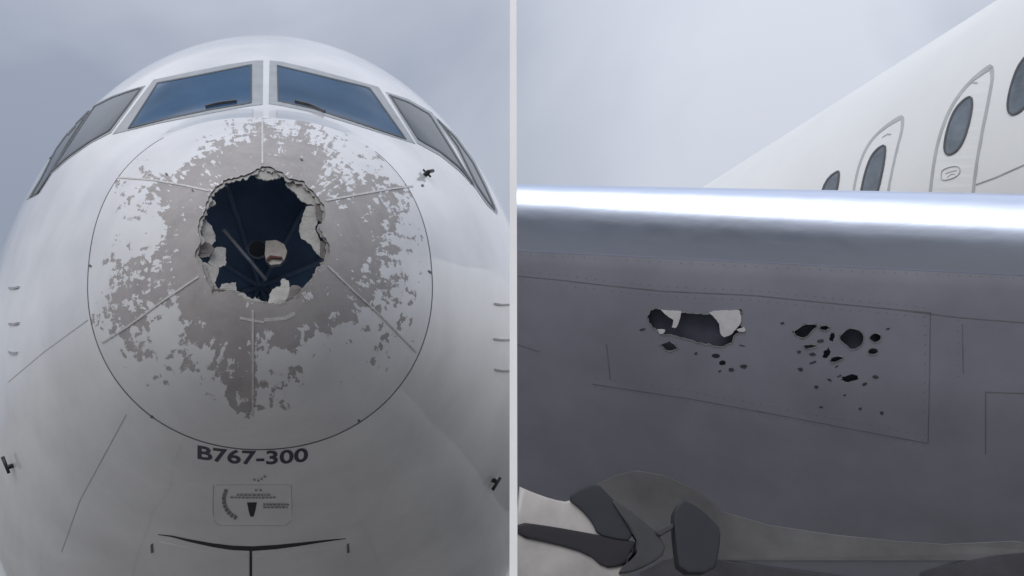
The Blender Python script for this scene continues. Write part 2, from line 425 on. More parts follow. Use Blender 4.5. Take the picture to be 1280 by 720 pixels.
def gq(s): return math.sqrt(1-(1-s/LQ)**2)/math.sqrt(1-(1-RS/LQ)**2)
def section(s):
    D = D0+s
    if s < RS:
        g = gq(s); top, mid, bot, hw, nt_, nb_ = 287-140*g, 287+58*g, 287+275*g, 215*g, 2.0+0.32*(s/RS), 2.0+0.1*(s/RS)
    else:
        top, mid, bot, hw, nt_, nb_ = [p(min(s, 6.0)) for p in prof]; D = D0+min(s, 6.0)
    a = (pv(325+hw, mid, D)[0]-pv(325-hw, mid, D)[0])/2
    wc = (pv(325+hw, mid, D)[1]+pv(325-hw, mid, D)[1])/2; wt = pv(325, top, D)[1]; wb = pv(325, bot, D)[1]
    return a, wc, wt-wc, wc-wb, nt_, nb_, (pv(325+hw, mid, D)[0]+pv(325-hw, mid, D)[0])/2
NT = 200
def ring(s, shrink=0.0):
    a, wc, bt, bb, n1, n2, vc = section(s); out = []
    for k in range(NT):
        t = 2*math.pi*k/NT; c, q = math.cos(t), math.sin(t); n = n1 if q >= 0 else n2; b = bt if q >= 0 else bb
        v = (a-shrink)*math.copysign(abs(c)**(2/n), c); z = wc+(b-shrink)*math.copysign(abs(q)**(2/n), q)
        out.append(EYE+AX*(D0+s)+VV*(v+vc)+ZZ*z)
    return out
def loft(rings, tip=None, tail=None):
    vs, fs = [], []
    for r in rings: vs += r
    for i in range(len(rings)-1):
        for k in range(NT):
            a, b = i*NT+k, i*NT+(k+1) % NT; fs.append((a, b, b+NT, a+NT))
    if tip is not None:
        vs.append(tip); i = len(vs)-1; fs += [(i, (k+1) % NT, k) for k in range(NT)]
    if tail is not None:
        vs.append(tail); i = len(vs)-1; b = (len(rings)-1)*NT; fs += [(i, b+k, b+(k+1) % NT) for k in range(NT)]
    return vs, fs
tipp = EYE+AX*D0+ZZ*pv(325, 287, D0)[1]
s_rad = [RS*(k/46)**2 for k in range(1, 47)]
s_body = [RS+(6.0-RS)*k/90 for k in range(91)] + [7, 8.5, 10, 12, 14]
vs_all, fs_all = loft([ring(s) for s in s_rad]+[ring(s) for s in s_body[1:]], tip=tipp)
NOSE = Skin(vs_all, fs_all)

nose = thing('airliner_nose', 'white airliner nose seen head-on with a jagged hole torn in its scuffed radome', 'airplane', EYE+AX*(D0+3)-Vector((0, 0, EYE.z)))
# fuselage behind the joint
vb, fb = loft([ring(s) for s in s_body], tail=EYE+AX*(D0+14.6)+ZZ*2.2)
link('fuselage_skin', fix_normals(mesh('fuselage_skin', vb, fb)), 'white', nose)

# radome shell with the torn hole
HOLE = [(308,219),(318,214),(330,207),(340,210),(352,215),(360,223),(370,224),(378,226),(388,236),(398,247),(403,253),(407,262),(408,270),(404,278),(399,282),(403,293),(411,303),(412,314),(409,325),(401,335),(393,349),(385,358),(377,368),(366,378),(352,383),(335,381),(318,378),(304,375),(294,368),(283,364),(272,368),(265,367),(263,358),(257,346),(252,332),(243,320),(246,312),(251,300),(246,285),(250,275),(256,263),(258,252),(265,240),(270,234),(281,225),(296,221)]
outer = [ring(s) for s in s_rad]
inner = [[p+AX*0.02 for p in ring(s, 0.02)] for s in s_rad if gq(s) > 0.2]
vo, fo = loft(outer, tip=tipp); vi, fi = loft(inner, tip=tipp+AX*0.03)
k = len(vo); fr = [tuple(reversed([x+k for x in f])) for f in fi]
lo, li = (len(outer)-1)*NT, k+(len(inner)-1)*NT
rim = [(lo+i, lo+(i+1) % NT, li+(i+1) % NT, li+i) for i in range(NT)]
shell = fix_normals(mesh('radome', vo+vi, fo+fr+rim))
hole = jagged(HOLE, 3.2, 1.1)
shell = cut(shell, prism_mesh('cutter', [hole], NOSE, 0.5, 0.45))
# wear map: how far the paint is gone around each of these spots (photo survey of the stains)
WEAR = [(330,190,.95),(290,195,.95),(372,190,.9),(330,160,.75),(290,172,.6),(250,172,.35),(265,185,.6),(240,200,.55),(205,205,.0),(225,190,.05),(180,212,.5),(200,226,.62),(165,215,.2),(150,200,0),(150,235,.5),(160,260,.45),(140,280,.3),(205,240,.85),(235,235,.9),(250,215,.75),(215,275,.8),(165,300,.3),(195,283,.2),(150,310,.4),(175,330,.65),(140,345,.55),(225,310,.9),(235,335,.95),(205,330,.75),(150,370,.68),(185,355,.65),(215,365,.8),(160,400,.72),(185,395,.62),(150,420,.55),(165,430,.55),(205,415,.05),(215,400,.15),(190,440,.52),(180,470,.42),(215,450,.5),(230,400,.75),(240,380,.98),(250,420,.8),(270,400,1),(300,420,1),(240,455,.55),(255,445,.4),(265,470,.52),(230,480,.25),(285,450,.7),(300,465,.8),(295,500,.75),(315,508,.68),(280,510,.25),(340,390,1),(370,400,1),(400,395,.9),(335,430,.55),(350,420,.8),(380,420,.55),(345,450,.25),(360,475,.55),(355,500,.5),(395,430,.25),(420,405,.65),(440,390,.75),(415,380,.92),(430,420,.3),(460,400,.5),(450,430,.25),(480,420,.55),(475,445,.45),(500,400,.42),(500,440,.1),(485,380,.5),(450,365,.7),(420,350,.85),(470,350,.6),(500,350,.52),(520,330,.3),(515,300,.4),(500,310,.5),(480,320,.6),(450,310,.92),(430,290,.85),(460,285,.9),(480,270,.7),(500,255,.55),(515,235,.5),(485,240,.7),(500,215,.2),(460,230,.8),(430,250,.8),(420,225,.6),(440,215,.45),(450,195,.35),(420,205,.5),(470,205,.45),(440,180,.35),(400,180,.65),(410,165,.4),(375,165,.6),(385,205,.95),(350,150,.4),(300,155,.45),(270,160,.2),(230,165,0),(450,165,0),(500,190,0),(530,260,0),(535,320,0),(535,400,.05),(510,470,0),(470,510,0),(420,480,.1),(410,460,.15),(400,520,0),(340,535,0),(320,530,.2),(370,510,.15),(270,530,0),(230,510,0),(180,500,0),(130,440,0),(118,350,0),(120,290,0),(130,240,0),(150,190,0),(190,165,0),(330,140,.3),(240,285,.92),(410,270,.9),(425,320,.85)]
def wear_at(x, y):
    sw = sv = 0.0
    for (a, b, v) in WEAR:
        q = ((x-a)**2+(y-b)**2); q = 1/(q*q+400); sw += q; sv += q*v
    return (sv/sw)**0.88
at = shell.attributes.new('wear', 'FLOAT', 'POINT')
for i, v in enumerate(shell.vertices): at.data[i].value = wear_at(*pix(v.co))
sk = shell.attributes.new('streak', 'FLOAT_VECTOR', 'POINT')
for i, v in enumerate(shell.vertices):
    x, y = pix(v.co); x -= 327; y -= 292; q = math.hypot(x, y) or 1
    sk.data[i].vector = (x/q*21, y/q*21, q*0.075)
radome = link('radome', shell, 'radome', nose, sharp=40)
radome['label'] = 'radome with its paint worn away in flakes round a torn hole'

rj = ring(RS)
strip('radome_joint', NOSE, [pix(rj[k % NT]) for k in range(int(NT*.345), int(NT*1.15))], 0.014, 0.0025, 'seam', radome, n=170, taper=lambda t: min(1, .25+6*min(t, 1-t)))
for pl in ([(328,150),(328,176),(328,205)], [(147,222),(190,225),(230,232),(262,239)], [(516,233),(490,236),(450,243),(407,251)], [(128,428),(160,408),(205,375),(248,346)], [(410,333),(440,362),(475,394),(520,440)], [(316,388),(316,440),(316,520)]):
    strip('diverter_strip', NOSE, pl, 0.013, 0.005, 'strip', radome)
plate('scratch', NOSE, [(330,398),(355,396),(368,390),(369,394),(356,400),(330,402)], 0.003, 0.004, 'strip', radome)
plate('scratch', NOSE, [(300,396),(316,399),(330,402),(330,404),(316,402),(300,399)], 0.003, 0.004, 'strip', radome)
for (x, y) in [(208,218),(241,238),(377,200),(190,521),(449,526),(113,332),(537,340),(528,232)]:
    plate('rivet', NOSE, blob(x, y, 2.3, 1.5, 0.6, 8, 0.3), 0.004, 0.006, 'seam', radome)

# torn pieces bent into the opening
cx, cy = 328, 295
def bend(k, r0=86):
    return lambda x, y: 0.012 + max(0, r0-math.hypot(x-cx, (y-cy)))*k
FL = [('flap_white', .004, [(318,215),(330,207),(343,211),(354,217),(349,221),(341,222),(335,225),(327,222),(320,221)]),
      ('flap_white', .004, [(357,228),(368,224),(378,226),(390,239),(403,253),(398,257),(384,253),(374,247),(370,240),(361,233)]),
      ('flap_dark', .002, [(396,256),(403,254),(409,268),(405,277),(397,273)]),
      ('flap_white', .004, [(384,257),(397,256),(400,268),(398,280),(394,284),(399,296),(403,301),(404,312),(403,322),(396,314),(388,303),(378,298),(374,288),(378,275),(380,268)]),
      ('flap_dark', .002, [(402,300),(412,303),(413,314),(409,326),(402,322)]),
      ('flap_white', .003, [(255,249),(261,246),(268,249),(268,254),(262,258),(256,260)]),
      ('flap_white', .004, [(249,276),(256,273),(263,281),(268,291),(269,300),(263,306),(255,303),(251,290)]),
      ('flap_dark', .003, [(251,302),(262,303),(267,310),(261,320),(250,322),(242,319),(246,311)]),  # same composite in shadow; the shade is put into its darker colour
      ('flap_white', .005, [(266,309),(281,308),(282,331),(274,334),(265,332),(259,329),(263,318)]),
      ('flap_white', .003, [(250,325),(261,331),(273,334),(271,345),(266,356),(259,348)]),
      ('flap_white', .003, [(263,366),(266,352),(272,362),(277,355),(294,353),(296,364),(305,366),(310,371),(316,375),(319,371),(323,375),(330,377),(330,383),(305,378),(280,370)]),
      ('flap_white', .005, [(335,384),(337,367),(343,360),(351,357),(352,349),(357,348),(362,352),(363,358),(362,368),(357,378),(350,384)]),
      ('flap_dark', .003, [(356,380),(362,368),(364,358),(372,356),(378,360),(386,356),(380,366),(368,377)]),
      ('flap_white', .002, [(387,353),(398,338),(408,325),(411,329),(401,343),(391,356)])]
for m_, k_, poly in FL:
    plate('torn_flap', NOSE, jagged(poly, 2.6, 0.85), -0.010, 0.006, m_, radome, depth=bend(k_))

# delaminated ply along the torn edge, with loose fibres
m = len(HOLE); vs, fs = [], []
hl = jagged(HOLE, 3.0, 0.9)
hc = (328, 295)
for (x, y) in hl:
    q = random.uniform(1.015, 1.075); xo, yo = hc[0]+(x-hc[0])*q, hc[1]+(y-hc[1])*q
    qi = random.uniform(0.955, 0.995); xi, yi = hc[0]+(x-hc[0])*qi, hc[1]+(y-hc[1])*qi
    pi, n_ = NOSE.hit(xi, yi, -0.012); po, n_ = NOSE.hit(xo, yo, -0.012); vs += [pi, po, po-n_*0.006, pi-n_*0.006]
m = len(hl)
for i in range(m):
    a, b = 4*i, 4*((i+1) % m)
    for k in range(4): fs.append((a+k, a+(k+1) % 4, b+(k+1) % 4, b+k))
link('torn_ply', fix_normals(mesh('torn_ply', vs, fs)), 'flap_white', radome, smooth=False)
vs, fs = [], []
for q in range(34):
    x, y = random.choice(hl); p, n_ = NOSE.hit(x, y, -0.008)
    dx, dy = hc[0]-x, hc[1]-y; L_ = math.hypot(dx, dy); a_ = math.atan2(dy, dx)+random.uniform(-1.1, 1.1); ln = random.uniform(3, 9)
    e = NOSE.hit(x+math.cos(a_)*ln, y+math.sin(a_)*ln, -0.02)[0]+ray(x, y)*random.uniform(0, .03)
    s_ = (e-p).cross(n_).normalized()*0.0025; b = len(vs); vs += [p-s_, p+s_, e, p-n_*0.004]; fs += [(b, b+1, b+2), (b+1, b+3, b+2), (b+3, b, b+2)]
fb_ = link('loose_fibre', mesh('loose_fibre', vs, fs), 'flap_white', radome, smooth=False); fb_['kind'] = 'stuff'

# inside: bulkhead, radar, strut
bulk = ring(RS-0.02, 0.05)
vs = list(bulk)+[EYE+AX*(D0+RS+0.35)+ZZ*pv(325, 340, D0+RS)[1]]
link('bulkhead', mesh('bulkhead', vs, [(i, (i+1) % NT, NT) for i in range(NT)]), 'navy', nose)
apex = EYE+AX*(D0+RS+0.33)+ZZ*pv(325, 340, D0+RS)[1]
for k in range(8):
    e = bulk[int(NT*(k+.4)/8)]
    link('stiffener', tube_mesh('stiffener', e.lerp(apex, .05), apex, 0.028, 8, 0.02), 'navy_rib', nose)
def in_at(px, py, D): d = ray(px, py); return EYE+d*(D/d.dot(AX))
ra = in_at(322, 312, D0+0.85); rb = in_at(322, 312, D0+1.3)
hub = link('radar_hub', tube_mesh('radar_hub', ra, rb, 0.062, 24), 'radar_dark', nose, sharp=40)
bm = bmesh.new()
for k in range(28):
    t0 = 2*math.pi*k/28; t1 = 2*math.pi*(k+1)/28
    c_ = ra-AX*0.004; q = []
    for (t, r_) in ((t0, .058), (t1, .058), (t1, .068), (t0, .068)): q.append(bm.verts.new(c_+VV*math.cos(t)*r_+ZZ*math.sin(t)*r_))
    bm.faces.new(q)
me = bpy.data.meshes.new('hub_rim'); bmesh.ops.remove_doubles(bm, verts=bm.verts, dist=1e-5)
ex = bmesh.ops.extrude_face_region(bm, geom=bm.faces[:]); bmesh.ops.translate(bm, vec=AX*0.02, verts=[v for v in ex['geom'] if isinstance(v, bmesh.types.BMVert)])
bmesh.ops.recalc_face_normals(bm, faces=bm.faces); bm.to_mesh(me); bm.free(); link('hub_rim', me, 'hub_rim', hub, smooth=False)
def inner_plate(name, poly, D, th, mat, par):
    a = [in_at(x, y, D) for x, y in poly]; b = [in_at(x, y, D)+AX*th for x, y in poly]; n = len(poly)
    tri = tessellate_polygon([[Vector((x, -y, 0)) for x, y in poly]])
    fs = [tuple(t) for t in tri]+[tuple(n+i for i in reversed(t)) for t in tri]+[(i, (i+1) % n, n+(i+1) % n, n+i) for i in range(n)]
    return link(name, fix_normals(mesh(name, a+b, fs)), mat, par, smooth=False)
brk = inner_plate('radar_bracket', [(332,301),(345,300),(355,305),(359,314),(356,324),(350,330),(338,331),(333,326),(331,318)], D0+0.62, 0.05, 'radar_pale', nose)
inner_plate('cable', [(333,323),(338,319),(353,321),(353,323),(339,322),(334,326)], D0+0.60, 0.015, 'rust', brk)
link('strut', tube_mesh('strut', in_at(279, 287, D0+0.75), in_at(333, 350, D0+0.9), 0.012), 'steel', nose)

# cockpit windows
def window(name, o_top, o_bot, g_top, g_bot, glass, parent):
    """frame and pane, each given as an upper and a lower edge that run the same way"""
    f_ = patch(name, NOSE, o_top, o_bot, 0.004, 0.02, 'frame', parent, nu=20)
    ring_frame('gasket', NOSE, resample(list(g_top)+list(reversed(g_bot)), 64, True), 1.6, 0.010, 0.012, 'frame_dark', f_, 64)
    patch('window_pane', NOSE, g_top, g_bot, 0.0075, 0.01, glass, f_, nu=24, nv=12)
    return f_
window('windshield', [(192,100),(235,91),(285,81),(318,76),(329,76)], [(141,168),(200,154),(262,142),(310,133),(328,131)], [(197,104),(240,96),(285,87),(315,81)], [(160,162),(210,150),(262,139),(315,130)], 'glass', nose)
window('windshield', [(337,76),(350,77),(385,85),(430,97),(473,109)], [(336,130),(350,132),(390,140),(455,160),(519,180)], [(346,82),(380,90),(425,101),(462,110)], [(347,128),(390,137),(450,156),(508,175)], 'glass', nose)
window('side_window', [(117,131),(140,120),(160,113),(182,107)], [(57,224),(84,200),(112,180),(139,166)], [(118,133),(140,122),(160,115),(179,109)], [(61,219),(86,197),(113,178),(138,164)], 'glass_side', nose)
window('side_window', [(482,115),(510,124),(540,141)], [(521,179),(550,195),(575,215),(598,240)], [(486,119),(511,128),(537,143)], [(522,175),(550,191),(573,210),(593,233)], 'glass_side', nose)
window('side_window', [(111,138),(86,161),(68,186),(50,222),(33,250)], [(115,134),(88,174),(60,221),(47,243)], [(110,140),(88,162),(70,187),(52,223),(37,248)], [(113,138),(87,178),(61,222),(48,242)], 'glass_side', nose)
window('side_window', [(543,145),(569,168),(592,199),(608,231),(622,264)], [(543,147),(570,186),(596,238),(608,256),(621,268)], [(546,149),(569,172),(591,203),(606,233),(619,262)], [(546,150),(571,184),(595,233),(608,252),(618,264)], 'glass_side', nose)
for pl in ([(258,136),(272,132),(296,129)], [(369,129),(388,134),(405,142)]):
    wb_ = strip('wiper', NOSE, pl, 0.022, 0.03, 'frame_dark', nose)
for pl in ([(268,134),(262,138)], [(380,131),(374,135)]):
    pass

# probes and small fittings on the skin
def probe(px, py, dx, dy, ln=0.16):
    p, nr = NOSE.hit(px, py); s = (VV*dx-ZZ*dy).normalized(); s = (s-nr*s.dot(nr)).normalized()
    me = tube_mesh('probe', p-nr*0.01, p+nr*0.05, 0.02, 10)
    o = link('probe', me, 'black', nose)
    link('probe_tip', tube_mesh('probe_tip', p+nr*0.05-s*0.05, p+nr*0.05+s*ln*0.7, 0.013, 10, 0.016), 'black', o)
    link('probe_foot', tube_mesh('probe_foot', p+nr*0.02-s.cross(nr)*0.045, p+nr*0.03+s.cross(nr)*0.045, 0.009, 8), 'black', o)
probe(531, 219, 0.7, -0.55); probe(616, 600, -0.5, 0.5, 0.12); probe(16, 582, -0.1, -0.6, 0.14)
for (x0, y0, x1, y1) in [(618,380,636,381),(617,424,638,425),(618,462,636,464),(12,360,24,359),(12,405,24,404),(12,440,22,441)]:
    strip('strake', NOSE, [(x0, y0), ((x0+x1)/2, (y0+y1)/2+1), (x1, y1)], 0.018, 0.012, 'seam_pale', nose, n=6)
for pl in ([(10,478),(55,440),(110,400)], [(158,518),(130,570),(100,625),(77,690)]):
    strip('panel_seam', NOSE, pl, 0.007, 0.0012, 'seam_pale', nose)

# lettering under the radome joint
cu = bpy.data.curves.new('lettering', 'FONT'); cu.body = 'B767-300'; cu.offset = 0.022; cu.resolution_u = 5
to = bpy.data.objects.new('lettering', cu); COL.objects.link(to)
dg = bpy.context.evaluated_depsgraph_get(); dg.update()
tm = bpy.data.meshes.new_from_object(to.evaluated_get(dg), depsgraph=dg); bpy.data.objects.remove(to)
bm = bmesh.new(); bm.from_mesh(tm); bmesh.ops.triangulate(bm, faces=bm.faces)
x0 = min(v.co.x for v in bm.verts); x1 = max(v.co.x for v in bm.verts); y0 = min(v.co.y for v in bm.verts); y1 = max(v.co.y for v in bm.verts)
for v in bm.verts:
    u = (v.co.x-x0)/(x1-x0); q = (v.co.y-y0)/(y1-y0)
    v.co = NOSE.hit(247+138*u, 573.5+u*3+5.5*(1-(2*u-1)**2)-17.5*q, 0.003)[0]
bm.to_mesh(tm); bm.free(); link('lettering', tm, 'letter', nose, smooth=False)

# ground service panel with its pointer and stencils
pan = plate('access_panel', NOSE, [(268,610),(270,607),(362,607),(364,610),(365,652),(361,657),(272,657),(267,652)], 0.002, 0.004, 'white', nose)
for pl in ([(267,606),(266,630),(267,650),(270,655),(275,657)], [(364,606),(365,630),(364,650),(362,655),(357,657)], [(275,657),(357,657)], [(270,606),(362,606)]):
    strip('panel_edge', NOSE, pl, 0.005 if pl[0][0] != 275 and pl[0][0] != 270 else 0.003, 0.002, 'seam_pale', pan)
plate('pointer', NOSE, [(309,628),(321,628),(319,638),(317,645),(313,645),(311,638)], 0.006, 0.004, 'black', pan)
def dashes(name, pts, mat, par):
    bm = bmesh.new()
    for (x, y, wd, hh, rot) in pts:
        c, s = math.cos(rot), math.sin(rot)
        q = [bm.verts.new(NOSE.hit(x+a*wd/2*c-b*hh/2*s, y+a*wd/2*s+b*hh/2*c, 0.007)[0]) for a, b in ((-1,-1),(1,-1),(1,1),(-1,1))]
        bm.faces.new(q)
    me = bpy.data.meshes.new(name); bm.to_mesh(me); bm.free(); o = link(name, me, mat, par, smooth=False); o['kind'] = 'stuff'; return o
ds = []
for j, (y, xa, xb) in enumerate([(618, 296, 336), (621.5, 288, 342)]):
    x = xa
    while x < xb: l_ = random.uniform(2, 4.5); ds.append((x+l_/2, y+(x-315)**2*-0.0006, l_, 1.5, 0)); x += l_+1.2
for y in (630, 633.5):
    x = 329
    while x < 359: l_ = random.uniform(2, 5); ds.append((x+l_/2, y, l_, 1.6, 0)); x += l_+1.0
for kk in range(9):
    t = R(205-kk*11); ds.append((306+26*math.cos(t), 624+25*math.sin(t), 3.6, 4.6, t+R(90)))
for (x, y) in [(318,599),(323,600),(327,598),(320,612),(326,612),(331,595)]: ds.append((x, y, 3, 1.6, 0.2))
dashes('stencil', ds, 'mark', pan)

# nose gear doors and the gap above them
strip('door_gap', NOSE, [(198,668),(215,670),(235,675),(265,681),(290,684.5),(316,685.5),(345,683.5),(375,680),(405,676),(432,673)], 0.062, 0.006, 'black', nose, n=48, taper=lambda t: math.sin(math.pi*t)**1.1)
for (xa, xb, sx) in ((200, 311.5, -1), (315.5, 432, 1)):
    if sx < 0: et, eb = [(xa, 677), (250, 688), (285, 694), (xb, 696)], [(xa-8, 745), (250, 755), (285, 758), (xb-.5, 760)]
    else: et, eb = [(xa, 696), (350, 693), (390, 688), (xb, 681)], [(xa, 760), (350, 758), (390, 755), (xb+6, 745)]
    dr = patch('gear_door', NOSE, et, eb, 0.004, 0.02, 'white', nose)
    x = 190 if sx < 0 else 435
    plate('latch', NOSE, [(x-1.5, 681), (x+1, 679), (x+2, 690), (x-1, 691)], 0.006, 0.006, 'seam', dr)
strip('door_seam', NOSE, [(313.5,688),(313.5,755)], 0.02, 0.003, 'black', nose)

# ================================================================== airliner fuselage behind the wing
UP = Vector((0, 0, 1)); AX2 = ray(-105, 860); AX2.z = 0; AX2.normalize(); N2 = Vector((AX2.y, -AX2.x, 0)); RB = 2.5
CB = EYE+N2*8.41+UP*3.22
def ring2(t, r=RB, n=160): return [CB+AX2*t+N2*r*math.cos(2*math.pi*k/n)+UP*r*math.sin(2*math.pi*k/n) for k in range(n)]
NT = 160
ts = [-6+0.5*k for k in range(32)]
rg = [ring2(-8, 2.45), ring2(-7)] + [ring2(t) for t in ts] + [ring2(10.2, 2.48), ring2(11, 2.3), ring2(12, 1.7), ring2(12.6, .9)]
v2, f2 = loft(rg, tip=CB+AX2*-8.05, tail=CB+AX2*12.9)
FUS = Skin(v2, f2); FUS.c = (1200, 330)
body = thing('airliner_fuselage', 'white airliner fuselage with overwing exits and cabin windows behind the metal wing edge', 'airplane', Vector((CB.x, CB.y, 0)))
link('fuselage_skin', fix_normals(mesh('fuselage_skin', v2, f2)), 'white_far', body)
D1 = [(1159,262),(1163,225),(1168,190),(1176,160),(1187,134),(1201,113),(1218,95),(1232,84),(1240,79),(1243,84),(1243,98),(1237,130),(1229,170),(1222,210),(1217,255),(1214,275),(1190,292),(1162,285)]
D2 = [(1064,262),(1066,236),(1073,205),(1083,182),(1095,167),(1110,154),(1121,147),(1128,143),(1131,147),(1130,160),(1122,190),(1115,222),(1110,250),(1107,275),(1090,285),(1067,278)]
W1 = [(1212,120),(1216,121),(1217,132),(1214,150),(1209,168),(1204,180),(1198,189),(1190,194),(1184,195),(1180,190),(1180,178),(1184,160),(1190,143),(1197,132),(1205,124)]
W2 = [(1104,181),(1108,181),(1108,192),(1105,212),(1100,235),(1095,250),(1086,258),(1078,258),(1074,252),(1076,238),(1081,215),(1088,196),(1096,186)]
W0 = [(1046,214),(1050,213),(1050,224),(1047,240),(1041,256),(1030,262),(1024,256),(1028,235),(1036,221)]
W3 = [(1276+(x-1195)*1.13, 101+(y-156)*1.13) for x, y in W1]
def cabin_window(poly, parent, pw=2.2):
    poly = smooth_poly(poly, 1); c = (sum(p[0] for p in poly)/len(poly), sum(p[1] for p in poly)/len(poly))
    f_ = ring_frame('cabin_window', FUS, poly, pw, 0.008, 0.02, 'frame_dark', parent, 48)
    plate('window_pane', FUS, [(x+(c[0]-x)*.05, y+(c[1]-y)*.05) for x, y in resample(poly, 30, True)], 0.005, 0.01, 'cabin_glass', f_)
for poly, wp in ((D1, W1), (D2, W2)):
    sp = smooth_poly(poly, 2)
    k_ = 1.0 if poly is D1 else 0.75
    dr = plate('emergency_exit', FUS, resample(sp, 40, True), 0.002, 0.004, 'white_far', body)
    top = min(y for x, y in poly)
    ring_frame('door_outline', FUS, sp, (lambda p, t=top, q=k_: q*(3.6+3.5*max(0, 1-(p[1]-t)/22))), 0.005, 0.006, 'door_line', dr, 90)
    cabin_window(wp, dr)
cabin_window(W0, body); cabin_window(W3, body)
ring_frame('placard', FUS, smooth_poly([(1178,211),(1198,206),(1202,214),(1196,222),(1178,227),(1176,220)], 2), 0.7, 0.006, 0.004, 'door_line', body, 40)
for pl in ([(1182,217),(1190,214),(1196,213)], [(1184,222),(1190,217),(1194,218)]): strip('placard_mark', FUS, pl, 0.005, 0.003, 'door_line', body, n=5)
strip('handle_slot', FUS, [(1208,108),(1216,103),(1222,104)], 0.012, 0.004, 'door_line', body, n=6)
strip('handle_slot', FUS, [(1103,172),(1109,168),(1114,168)], 0.012, 0.004, 'door_line', body, n=6)
strip('panel_seam', FUS, [(1220,231),(1245,222),(1290,202)], 0.012, 0.002, 'seam_pale', body)

# ================================================================== wing edge
# rows run from the top of the edge round the front and down; sighted left and right end, distance ahead
ROWS = [(237,251,6.00,5.30,1), (232,246,5.77,5.04,1), (230,244,5.66,4.92,1), (230.5,245,5.60,4.868,1), (233,249,5.572,4.838,1), (239,258,5.553,4.815,1), (248,272,5.543,4.798,1), (257,287,5.543,4.793,1), (267,300,5.553,4.800,1), (278,313,5.572,4.815,1), (294,330,5.607,4.848,1), (313,348,5.652,4.892,1)]
LROWS = [(313.8,348.8,5.649,4.889), (332,370,5.672,4.908), (360,405,5.722,4.955), (400,455,5.815,5.04), (450,520,5.96,5.17), (510,590,6.16,5.36), (570,660,6.40,5.58), (640,740,6.72,5.88), (760,880,7.3,6.4)]
XL, XR = 642.0, 1360.0
wing = thing('wing_edge', 'wing with bright polished leading edge and two patches of torn holes in its grey underside', 'wing', (1.5, 5.5, 0))
def ruled(rows, nu=60, sub=6):
    L = [at_y(XL, a[0], a[2]) for a in rows]; Rr = [at_y(XR, a[1], a[3]) for a in rows]
    def cat(P, i, t):
        p0, p1, p2, p3 = P[max(0, i-1)], P[i], P[min(len(P)-1, i+1)], P[min(len(P)-1, i+2)]
        return 0.5*((2*p1)+(p2-p0)*t+(2*p0-5*p1+4*p2-p3)*t*t+(3*p1-p0-3*p2+p3)*t**3)
    out = []
    for i in range(len(rows)-1):
        for k in range(sub):
            a, b = cat(L, i, k/sub), cat(Rr, i, k/sub); out.append([a.lerp(b, j/(nu-1)) for j in range(nu)])
    out.append([L[-1].lerp(Rr[-1], j/(nu-1)) for j in range(nu)])
    return out
def solid(rows, off):
    nu = len(rows[0]); nv = len(rows); vs = [p for r in rows for p in r]; k = len(vs); vs += [p+off for p in vs]; fs = []
    for j in range(nv-1):
        for i in range(nu-1):
            q = (j*nu+i, j*nu+i+1, j*nu+nu+i+1, j*nu+nu+i); fs.append(q); fs.append(tuple(k+x for x in reversed(q)))
    rim = [i for i in range(nu)]+[j*nu+nu-1 for j in range(1, nv)]+[(nv-1)*nu+i for i in range(nu-2, -1, -1)]+[j*nu for j in range(nv-2, 0, -1)]
    for a, b in zip(rim, rim[1:]+rim[:1]): fs.append((a, b, k+b, k+a))
    return vs, fs
rows = ruled(ROWS); v_, f_ = solid(rows, Vector((0, 0.03, -0.008)))
edge = link('leading_edge', fix_normals(mesh('leading_edge', v_, f_)), 'metal', wing, sharp=50)
lrows = ruled(LROWS, 90, 8); nu = 90
WSK = Skin([p for r in lrows for p in r], [(j*nu+i, j*nu+i+1, j*nu+nu+i+1, j*nu+nu+i) for j in range(len(lrows)-1) for i in range(nu-1)]); WSK.c = (950, 450)
v_, f_ = solid(lrows, Vector((0, 0.012, 0.006)))
skin_me = fix_normals(mesh('lower_skin', v_, f_))
H1 = [(809,396),(813,387),(820,384),(828,386),(836,389),(852,390),(856,388),(862,391),(872,392),(888,391),(900,392),(922,387),(928,392),(924,402),(931,413),(920,418),(917,428),(905,434),(890,432),(875,429),(860,426),(842,420),(828,418),(818,412),(811,404)]
holes = [jagged(H1, 2.8, 1.2), blob(837,432,11,6,.1), blob(896,446,6.5,3.6,.1), blob(901,452,4.5,3.4), blob(1004,414,16,8,-.3,14), blob(1031,410,6.5,4), blob(1040,421,3.4,6,.3), blob(1012,433,9.5,3.8,-.1), blob(1034,441,4,6.5,.6), blob(1044,449,8.5,3.8,-.15), blob(1066,423,17,14,.2,16,.15), blob(1092,424,9,6.5), blob(1091,438,7,6), blob(1061,473,10.5,4.2,-.1)]
# keep the cutters apart
holes[-3] = blob(1094,422,8,6.2,0,11,.12); holes[-2] = blob(1091,439,7,5.5,0,11,.12); holes[-4] = blob(1066,423,16,13.5,.2,16,.1)
holes[2] = blob(895,445,5.5,3,.1,9,.1); holes[3] = blob(903,453.5,4.5,3.2,0,9,.1)
skin_me = cut(skin_me, prism_mesh('cutter', holes, WSK, 0.25, 0.25))
lower = link('lower_skin', skin_me, 'skin', wing, sharp=40)
